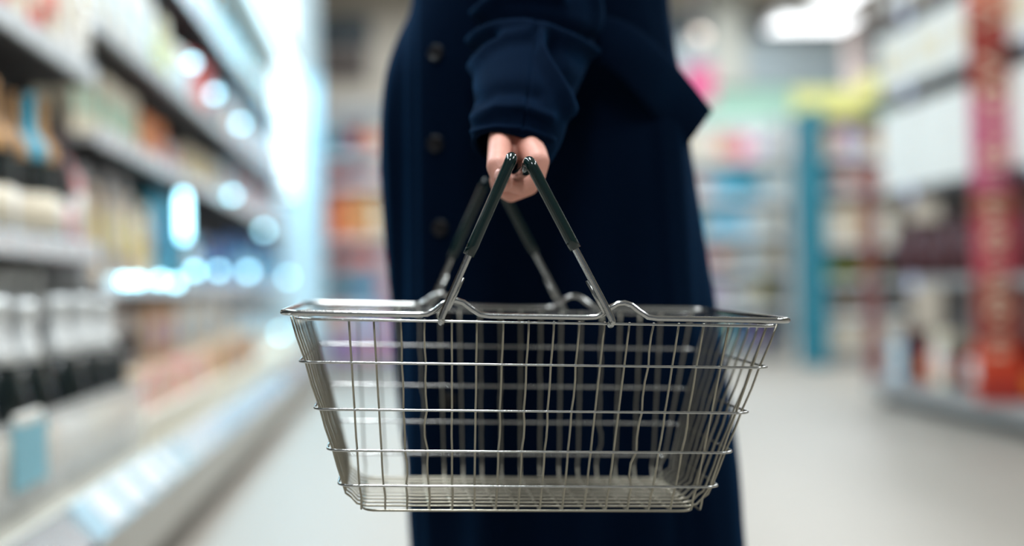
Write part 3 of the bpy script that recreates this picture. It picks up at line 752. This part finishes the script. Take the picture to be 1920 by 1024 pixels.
# handles: each a U from front rim over the grip to back rim
def handle(piv, top_px):
    px, py = top_px
    yF = -BD / 2 - 0.001
    lo = piv
    xt = local_x(px, 0.122, yF)
    zt = 0.0
    for k in range(200):
        if pix(BAS @ Vector((xt, yF, zt)))[1] <= py: break
        zt += 0.001
    s = 1 if xt > piv else -1
    fr = [(piv, yF - 0.001, -0.0062), (piv, yF - 0.0045, -0.004), (piv + s * 0.002, yF - 0.005, 0.004), (piv + (xt - piv) * 0.5, yF - 0.004, zt * 0.5), (piv + (xt - piv) * 0.9, yF - 0.003, zt * 0.9),
          (piv + (xt - piv) * 0.985, yF - 0.001, zt * 0.985), (xt, yF + 0.007, zt), (xt, yF + 0.022, zt - 0.0045), (xt, -0.05, zt - 0.005)]
    bk = [(x, -y, z) for (x, y, z) in fr[::-1]]
    path = smooth_path(fr + bk, 8)
    h = obj('handle', tube(path, 0.0029, 10), M_chrome, basket)
    zc = zt * (0.34 if s > 0 else 0.42)
    core = [p for p in path if p.z > zc]
    obj('grip_sleeve', tube(core, 0.0050, 14), M_grip, h)
    # doubled wire end welded beside each leg
    for sy in (1, -1):
        q = [(piv + (xt - piv) * t + s * 0.0035, sy * (yF - 0.003), zt * t) for t in (0.03, 0.12, 0.24)]
        obj('wire_end', tube(q, 0.0020, 6), M_chrome, h)
    return xt, zt
HL = handle(PIV[0], (959, 297))
HR = handle(PIV[1], (992, 304))

# ------------------------------------------------------------------ the person
M_skin = mat('skin', srgb(226, 164, 146), 0.5, var=0.10, scale=90, sss=0.15, bump=0.15, bscale=400)
M_coat = mat('navy wool', srgb(1, 12, 30), 0.95, var=0.25, scale=220, bump=0.35, bscale=900, sheen=0.12, sheen_col=(0.03, 0.30, 0.8), spec=0.04)
M_button = mat('horn button', srgb(16, 14, 18), 0.32, coat=0.1, spec=0.35)
M_hair = mat('dark brown hair', srgb(52, 36, 28), 0.5, bump=0.5, bscale=120)
M_seam = mat('seam thread', srgb(3, 8, 14), 0.9)

def capsules(segs, subdiv=2):
    """list of (p0, r0, p1, r1[, flat]) -> joined bmesh of rounded cones"""
    bm = bmesh.new()
    for s in segs:
        p0, r0, p1, r1 = s[:4]
        b2 = bmesh.new()
        for p, r in ((p0, r0), (p1, r1)):
            bmesh.ops.create_icosphere(b2, subdivisions=subdiv, radius=r, matrix=Matrix.Translation(p))
        h = bmesh.ops.convex_hull(b2, input=list(b2.verts))
        bmesh.ops.delete(b2, geom=[g for g in h['geom_interior'] if isinstance(g, bmesh.types.BMVert)], context='VERTS')
        me = bpy.data.meshes.new('tmp'); b2.to_mesh(me); b2.free()
        bm.from_mesh(me); bpy.data.meshes.remove(me)
    return bm

def fuse(bm, voxel, smooth_it, factor=0.5):
    """one continuous skin over overlapping rounded cones"""
    me = bpy.data.meshes.new('tmp'); bm.to_mesh(me); bm.free()
    o = bpy.data.objects.new('tmp', me); COL.objects.link(o)
    m = o.modifiers.new('r', 'REMESH'); m.mode = 'VOXEL'; m.voxel_size = voxel
    m2 = o.modifiers.new('s', 'SMOOTH'); m2.iterations = smooth_it; m2.factor = factor
    dg = bpy.context.evaluated_depsgraph_get(); dg.update()
    out = bpy.data.meshes.new_from_object(o.evaluated_get(dg))
    bpy.data.objects.remove(o); bpy.data.meshes.remove(me)
    return out

# --- left hand closed on the two grips, thumb towards the camera
def H(px, py, d): return P(px, py, d)
def mm(px_, d): return px_ * d / F
hand = []
def chain(pts, rs):
    for (a, ra), (b, rb) in zip(zip(pts, rs), list(zip(pts, rs))[1:]): hand.append((a, ra, b, rb))
# thumb: base under the cuff, straight down the left, its pad pressed on the grip
chain([H(950, 226, 1.245), H(938, 262, 1.203), H(934, 312, 1.146), H(943, 342, 1.140)], [0.0130, 0.0112, 0.0106, 0.0088])
# fingers: index nearest, then middle, ring, little behind it
FING = [  # knuckle, middle joint, end joint, tip of each finger
    (1.168, [(984, 262), (1008, 303), (1001, 336), (978, 348), (952, 342), (940, 333)], 1.0),
    (1.189, [(982, 264), (1004, 300), (990, 347), (958, 361), (938, 352), (932, 338)], 1.03),
    (1.209, [(978, 264), (1001, 299), (990, 343), (960, 354), (939, 345), (934, 335)], 0.98),
    (1.227, [(974, 262), (995, 294), (984, 334), (958, 346), (940, 340), (936, 332)], 0.86)]
for d, pts, k in FING:
    chain([H(x - (4 if q == 0 else 0), y - (8 if q == 0 else 0), d + (0.045 if q == 0 else 0.0)) for q, (x, y) in enumerate(pts)], [r * k for r in (0.0115, 0.0110, 0.0098, 0.0090, 0.0080, 0.0070)])
# palm, back of the hand, wrist and forearm
for dd in (0.0, 0.02, 0.04, 0.056):
    hand.append((H(966, 238, 1.245), 0.019, H(990, 276, 1.196 + dd), 0.0115))
    hand.append((H(952, 244, 1.240), 0.016, H(972, 284, 1.215 + dd * 0.6), 0.0105))
hand.append((H(946, 256, 1.212), 0.0115, H(986, 272, 1.203), 0.0125))
hand.append((H(986, 268, 1.203), 0.0125, H(1006, 297, 1.178), 0.0112))
hand.append((H(976, 244, 1.225), 0.0135, H(1003, 290, 1.190), 0.0118))
hand.append((H(948, 276, 1.200), 0.008, H(978, 288, 1.200), 0.009))
hand.append((H(964, 236, 1.245), 0.022, H(984, 130, 1.335), 0.026))
hand.append((H(984, 130, 1.335), 0.026, H(1010, -10, 1.42), 0.034))
hand_me = fuse(capsules(hand, 3), 0.0009, 5)

# --- the rest of the body, under the coat
def B(px, d, z):
    """point at height z on the column of a photo pixel, d metres away"""
    p = P(px, 512, d); p.z = z; return p
CX = 1000
body = []
def bchain(pts, rs):
    for (a, ra), (b, rb) in zip(zip(pts, rs), list(zip(pts, rs))[1:]): body.append((a, ra, b, rb))
bchain([B(CX, 1.62, 0.86), B(CX, 1.62, 1.05), B(CX - 5, 1.62, 1.25)], [0.13, 0.115, 0.125])
bchain([B(CX - 5, 1.62, 1.30), B(CX - 8, 1.62, 1.42), B(CX - 14, 1.62, 1.50)], [0.07, 0.052, 0.05])
bchain([B(CX - 18, 1.62, 1.53), B(CX - 14, 1.62, 1.60)], [0.082, 0.092])
body.append((B(CX - 90, 1.605, 1.52), 0.028, B(CX - 62, 1.61, 1.50), 0.05))          # jaw and chin
body.append((B(CX - 128, 1.60, 1.565), 0.011, B(CX - 120, 1.60, 1.60), 0.008))       # nose
for sd in (-1, 1):
    body.append((B(CX - 8, 1.62 + sd * 0.086, 1.545), 0.012, B(CX - 6, 1.62 + sd * 0.092, 1.58), 0.014))
    bchain([B(CX, 1.62 + sd * 0.08, 0.86), B(CX + 10, 1.62 + sd * 0.09, 0.46), B(CX + 20, 1.62 + sd * 0.09, 0.09)], [0.085, 0.058, 0.036])
    body.append((B(CX - 5, 1.62, 1.29), 0.08, B(CX + 5, 1.62 + sd * 0.11, 1.26), 0.045))
bchain([B(1003, 1.49, 1.25), B(1008, 1.44, 1.02)], [0.036, 0.034])
bchain([B(CX, 1.77, 1.24), B(CX + 10, 1.83, 1.0), B(CX - 40, 1.82, 0.77), B(CX - 55, 1.82, 0.70)], [0.036, 0.036, 0.028, 0.03])
body_me = fuse(capsules(body), 0.007, 4)
bm = bmesh.new(); bm.from_mesh(hand_me); bm.from_mesh(body_me)
pme = bpy.data.meshes.new('person'); bm.to_mesh(pme); bm.free(); pme.shade_smooth()
person = obj('person', pme, M_skin)
tag(person, 'person in a long navy wool coat holding the wire basket in the left hand', 'person')
nail_c = H(936, 330, 1.1325)
nl = lathe([(0.0015, -0.0006), (0.0048, -0.0004), (0.0052, 0.0002), (0.003, 0.0010)], 14)
no = obj('thumbnail', nl, mat('nail', srgb(232, 178, 166), 0.25, coat=0.3), person, nail_c)
no.rotation_euler = (RAD(84), 0, RAD(-12)); no.scale = (0.9, 1.25, 1)

# --- coat: loft through silhouettes at several heights
rows = [  # py, left px, right px, half depth (m)
    (1120, 786, 1396, 0.215), (1024, 778, 1380, 0.210), (957, 770, 1368, 0.205), (900, 762, 1360, 0.202), (800, 750, 1345, 0.195), (700, 741, 1333, 0.188),
    (570, 728, 1318, 0.18), (450, 718, 1304, 0.172), (350, 712, 1290, 0.168), (270, 710, 1278, 0.166), (180, 715, 1266, 0.164), (128, 725, 1258, 0.162),
    (78, 742, 1252, 0.160), (0, 768, 1244, 0.155), (-100, 782, 1236, 0.155), (-230, 780, 1238, 0.165), (-380, 776, 1240, 0.175), (-470, 790, 1225, 0.172), (-530, 820, 1190, 0.150), (-570, 890, 1110, 0.085)]
DC = 1.625
def coat_mesh():
    NV = 260
    ys = []
    # interpolate rows smoothly
    pts = smooth_path([Vector((r[0], r[1], r[2])) for r in rows], 9)
    dps = smooth_path([Vector((r[3], 0, 0)) for r in rows], 9)
    vs, fs = [], []
    inner = []
    for (v, dpt) in zip(pts, dps):
        L, R_ = P(v.y, v.x, DC), P(v.z, v.x, DC)
        C = (L + R_) / 2; hx = (R_ - L) / 2
        dv = Vector((FWD.x, FWD.y, 0)).normalized() * dpt.x
        low = max(0.0, min(1.0, (v.x - 150) / 700.0))           # folds open towards the hem
        for i in range(NV):
            a = 2 * math.pi * i / NV
            ca, sa = math.cos(a), math.sin(a)
            e = 0.86
            ux = math.copysign(abs(ca) ** e, ca); uy = math.copysign(abs(sa) ** e, sa)
            p = C + hx * ux + dv * uy
            n = (hx * ca / hx.length + dv * sa / dpt.x).normalized()
            px = v.y + (v.z - v.y) * (ux + 1) / 2
            off = 0.0
            if sa < 0.25:
                # hanging folds of the skirt
                off += low * 0.007 * math.sin(px * 0.047 + v.x * 0.0016 + 0.6) + low * 0.004 * math.sin(px * 0.021 - v.x * 0.001)
                # overlapping front edge
                edge = 798 + (v.x - 250) * 0.02
                off += 0.006 / (1 + math.exp(-(px - edge) / 1.6)) - 0.003
                off += max(0, min(1, (v.x - 120) / 120)) * 0.005 * math.exp(-((px - (736 + (v.x - 250) * 0.02)) / 9) ** 2) - 0.004 * math.exp(-((px - 760) / 12) ** 2)
                # side seam panel right of the arm
                s2 = 1196 + (v.x - 200) * 0.06
                off += (0.006 / (1 + math.exp(-(px - s2) / 3.0))) * max(0, min(1, (v.x - 60) / 120)) + 0.004 * math.exp(-((px - s2 - 40) / 16) ** 2)
            else:
                off += low * 0.006 * math.sin(a * 9)
            vs.append(p + n * off)
    m = len(pts)
    for j in range(m - 1):
        for i in range(NV):
            k = (i + 1) % NV
            fs.append((j * NV + i, j * NV + k, (j + 1) * NV + k, (j + 1) * NV + i))
    me = new_mesh('coat', vs, fs, True)
    return me
coat = obj('coat', coat_mesh(), M_coat, person)
coat['label'] = 'long navy wool coat with dark buttons'
sm = coat.modifiers.new('cloth', 'SOLIDIFY'); sm.thickness = 0.004; sm.offset = -1

# --- sleeves
def dist_poly(px, py, poly):
    best, sd = 1e9, 0
    for (x0, y0), (x1, y1) in zip(poly, poly[1:]):
        dx, dy = x1 - x0, y1 - y0
        t = max(0, min(1, ((px - x0) * dx + (py - y0) * dy) / (dx * dx + dy * dy)))
        ex, ey = px - x0 - t * dx, py - y0 - t * dy
        d = math.hypot(ex, ey)
        if d < best: best = d
    return best
RIDGES = [  # polyline in photo pixels, height in metres, half width in pixels
    ([(880, 84), (905, 66), (940, 56), (985, 54), (1030, 64), (1080, 84), (1125, 104)], 0.0085, 11),
    ([(880, 62), (905, 44), (945, 32), (990, 31), (1035, 40), (1085, 60), (1130, 82)], -0.0070, 12),
    ([(884, 132), (896, 112), (920, 88), (950, 74), (990, 70)], 0.0050, 8),
    ([(884, 104), (905, 84), (930, 72)], -0.0050, 7),
    ([(1012, 78), (1014, 100), (1024, 124), (1042, 155), (1058, 186), (1068, 214)], 0.0075, 10),
    ([(1034, 84), (1042, 108), (1056, 134), (1074, 160), (1086, 185)], -0.0080, 13),
    ([(890, 30), (915, 10), (950, -6), (1000, -8), (1050, 0)], 0.0070, 11),
    ([(890, 5), (920, -18), (960, -30), (1010, -30)], -0.006, 12),
    ([(1112, -30), (1120, 20), (1122, 70), (1112, 120), (1098, 160)], 0.0050, 9),
    ([(892, 190), (930, 170), (975, 168), (1010, 178)], -0.0030, 14),
    ([(890, 222), (930, 204), (980, 204), (1030, 222)], 0.0028, 12),
    ([(886, 248), (930, 240), (980, 243), (1035, 262)], 0.0018, 6),
    ([(1004, 40), (1002, 90), (996, 140), (988, 190), (980, 244)], -0.0024, 1.8),
]
def sleeve_mesh(sp, NV=170, per=20, folds=True):
    """sp: (centre, radius across, radius along view, axis)"""
    cs = smooth_path([s[0] for s in sp], per); rs = smooth_path([Vector((s[1], s[2], 0)) for s in sp], per)
    vs, fs = [], []
    m = len(cs)
    frames = []
    for j in range(m):
        t = (cs[min(j + 1, m - 1)] - cs[max(j - 1, 0)]).normalized()
        if j == 0: t = (cs[1] - cs[0]).normalized()
        a = RIGHT - t * RIGHT.dot(t); a.normalize()
        b = t.cross(a); b.normalize()
        if b.dot(FWD) > 0: b = -b                     # b points to the camera
        frames.append((a, b, t))
    def ring(j, shrink, slide=0.0):
        a, b, t = frames[j]
        for i in range(NV):
            q = 2 * math.pi * i / NV
            n = a * math.cos(q) + b * math.sin(q)
            p = cs[j] + a * math.cos(q) * (rs[j].x - shrink) + b * math.sin(q) * (rs[j].y - shrink) + t * slide
            if folds and shrink == 0:
                px, py = pix(p)
                w = max(0.0, min(1.0, (math.sin(q) + 0.35) / 0.5))
                off = 0.0
                for poly, hgt, sg in RIDGES:
                    dd = dist_poly(px, py, poly)
                    if dd < 3 * sg: off += hgt * math.exp(-(dd / sg) ** 2)
                p = p + n * off * w * 1.35
            vs.append(p)
    ring(min(9, m - 1), 0.0045); ring(3, 0.0042); ring(0, 0.0036, 0.0004); ring(0, 0.0012, -0.0008)
    for j in range(m): ring(j, 0)
    tot = m + 4
    for j in range(tot - 1):
        for i in range(NV):
            k = (i + 1) % NV
            fs.append((j * NV + i, j * NV + k, (j + 1) * NV + k, (j + 1) * NV + i))
    return new_mesh('sleeve', vs, fs, True)
SP = [(P(957, 286, 1.220), 0.0385, 0.039), (P(965, 260, 1.226), 0.0425, 0.040), (P(974, 226, 1.240), 0.0462, 0.042), (P(979, 180, 1.278), 0.0495, 0.044), (P(992, 115, 1.345), 0.0595, 0.050), (P(1007, 40, 1.385), 0.066, 0.055),
      (P(1011, -40, 1.41), 0.068, 0.06), (P(1010, -170, 1.435), 0.069, 0.062), (P(1005, -330, 1.465), 0.07, 0.066), (P(1000, -450, 1.50), 0.07, 0.07), (P(1000, -510, 1.56), 0.05, 0.05)]
slv = obj('coat_sleeve', sleeve_mesh(SP), M_coat, person)
SP2 = [(B(CX - 44, 1.82, 0.765), 0.046, 0.044), (B(CX - 20, 1.83, 0.88), 0.052, 0.05), (B(CX + 10, 1.83, 1.0), 0.058, 0.056), (B(CX + 8, 1.80, 1.15), 0.062, 0.06), (B(CX, 1.77, 1.29), 0.062, 0.06)]
obj('coat_sleeve', sleeve_mesh(SP2, 48, 8, False), M_coat, person)

# --- buttons on the overlapping front
def on_coat(px, py):
    """point on the coat's near surface behind a photo pixel"""
    o = CAM_LOC; dr = (P(px, py, 1.0) - CAM_LOC).normalized()
    dg = bpy.context.evaluated_depsgraph_get(); dg.update()
    ok, loc, nor, _ = coat.ray_cast(o, dr)
    return (loc, nor) if ok else (P(px, py, 1.5), -FWD)
for (px, py) in ((818, 100), (817, 270), (826, 428), (834, 590), (842, 750)):
    loc, nor = on_coat(px, py)
    if nor.dot(FWD) > 0: nor = -nor
    b = obj('button', shared('button', lambda: lathe([(0.002, 0.0), (0.0088, 0.0), (0.0098, 0.0015), (0.0096, 0.0034), (0.0082, 0.0042), (0.0066, 0.0030), (0.001, 0.0028)], 24)), M_button, person, loc - nor * 0.0005)
    b.rotation_euler = nor.to_track_quat('Z', 'Y').to_euler()
    for sx in (-1, 1):
        for sy in (-1, 1):
            obj('thread_hole', shared('hole', lambda: lathe([(0.0001, 0.0), (0.0010, 0.0001), (0.0010, 0.0008), (0.0004, 0.0010)], 8)), mat('hole', (0.002, 0.002, 0.003), 0.9), b, (sx * 0.0022, sy * 0.0022, 0.0027))

# --- belt end that stands out behind
def belt_mesh():
    cl = [(1080, 58, 1.445), (1125, 70, 1.44), (1175, 96, 1.445), (1225, 144, 1.475), (1268, 194, 1.52), (1309, 243, 1.545)]
    up = [(10, -36), (14, -38), (20, -40), (24, -40), (26, -38), (26, -35)]
    c = smooth_path([P(*p) for p in cl], 8)
    hv = smooth_path([(P(p[0] + u[0], p[1] + u[1], p[2] + 0.012) - P(*p)) for p, u in zip(cl, up)], 8)
    vs, fs = [], []
    NW = 8
    for a, h in zip(c, hv):
        for k in range(NW + 1):
            s = -1 + 2 * k / NW
            bulge = -FWD * 0.006 * (1 - s * s)
            vs.append(a + h * s + bulge)
    for j in range(len(c) - 1):
        for k in range(NW):
            q = j * (NW + 1) + k
            fs.append((q, q + 1, q + NW + 2, q + NW + 1))
    return new_mesh('belt', vs, fs, True)
bl = obj('belt_end', belt_mesh(), M_coat, person)
bl['label'] = 'loose end of the navy wool belt'
so = bl.modifiers.new('cloth', 'SOLIDIFY'); so.thickness = 0.005; so.offset = 0
be = bl.modifiers.new('edge', 'BEVEL'); be.width = 0.0012; be.segments = 2

# --- collar, hair, shoes (above and below the picture)
nk = B(CX - 8, 1.62, 1.33)
cv, cf = [], []
for j, (z, r) in enumerate(((0, 0.095), (0.04, 0.085), (0.085, 0.082), (0.07, 0.10), (0.02, 0.125))):
    for i in range(32):
        a = 2 * math.pi * i / 32
        cv.append(nk + Vector((math.cos(a) * r, math.sin(a) * r, z)))
for j in range(4):
    for i in range(32):
        cf.append((j * 32 + i, j * 32 + (i + 1) % 32, (j + 1) * 32 + (i + 1) % 32, (j + 1) * 32 + i))
obj('collar', new_mesh('collar', cv, cf, True), M_coat, person)
hb = capsules([(B(CX + 6, 1.62, 1.60), 0.102, B(CX + 12, 1.62, 1.64), 0.085), (B(CX + 40, 1.62, 1.58), 0.085, B(CX + 60, 1.62, 1.42), 0.07)])
hm = fuse(hb, 0.006, 3); hm.shade_smooth()
obj('hair', hm, M_hair, person)
for sd in (-1, 1):
    e = obj('eye', lathe([(0.001, -0.008), (0.007, -0.005), (0.009, 0), (0.007, 0.005), (0.001, 0.008)], 12), mat('eye', (0.05, 0.04, 0.035), 0.1), person, B(CX - 112, 1.605 + sd * 0.034, 1.598))
    base = B(CX + 20, 1.62 + sd * 0.09, 0.0)
    ax = (B(CX - 100, 1.60 + sd * 0.09, 0) - B(CX + 20, 1.62 + sd * 0.09, 0)).normalized()
    bt = capsules([(base + Vector((0, 0, 0.045)), 0.045, base + Vector((0, 0, 0.30)), 0.055), (base + Vector((0, 0, 0.042)), 0.042, base + ax * 0.13 + Vector((0, 0, 0.036)), 0.034), (base + ax * 0.13 + Vector((0, 0, 0.036)), 0.034, base + ax * 0.18 + Vector((0, 0, 0.03)), 0.028)])
    me = fuse(bt, 0.006, 3)
    for v in me.vertices: v.co.z = max(v.co.z, 0.001)
    me.shade_smooth()
    obj('boot', me, mat('black leather', (0.012, 0.011, 0.011), 0.35), person)
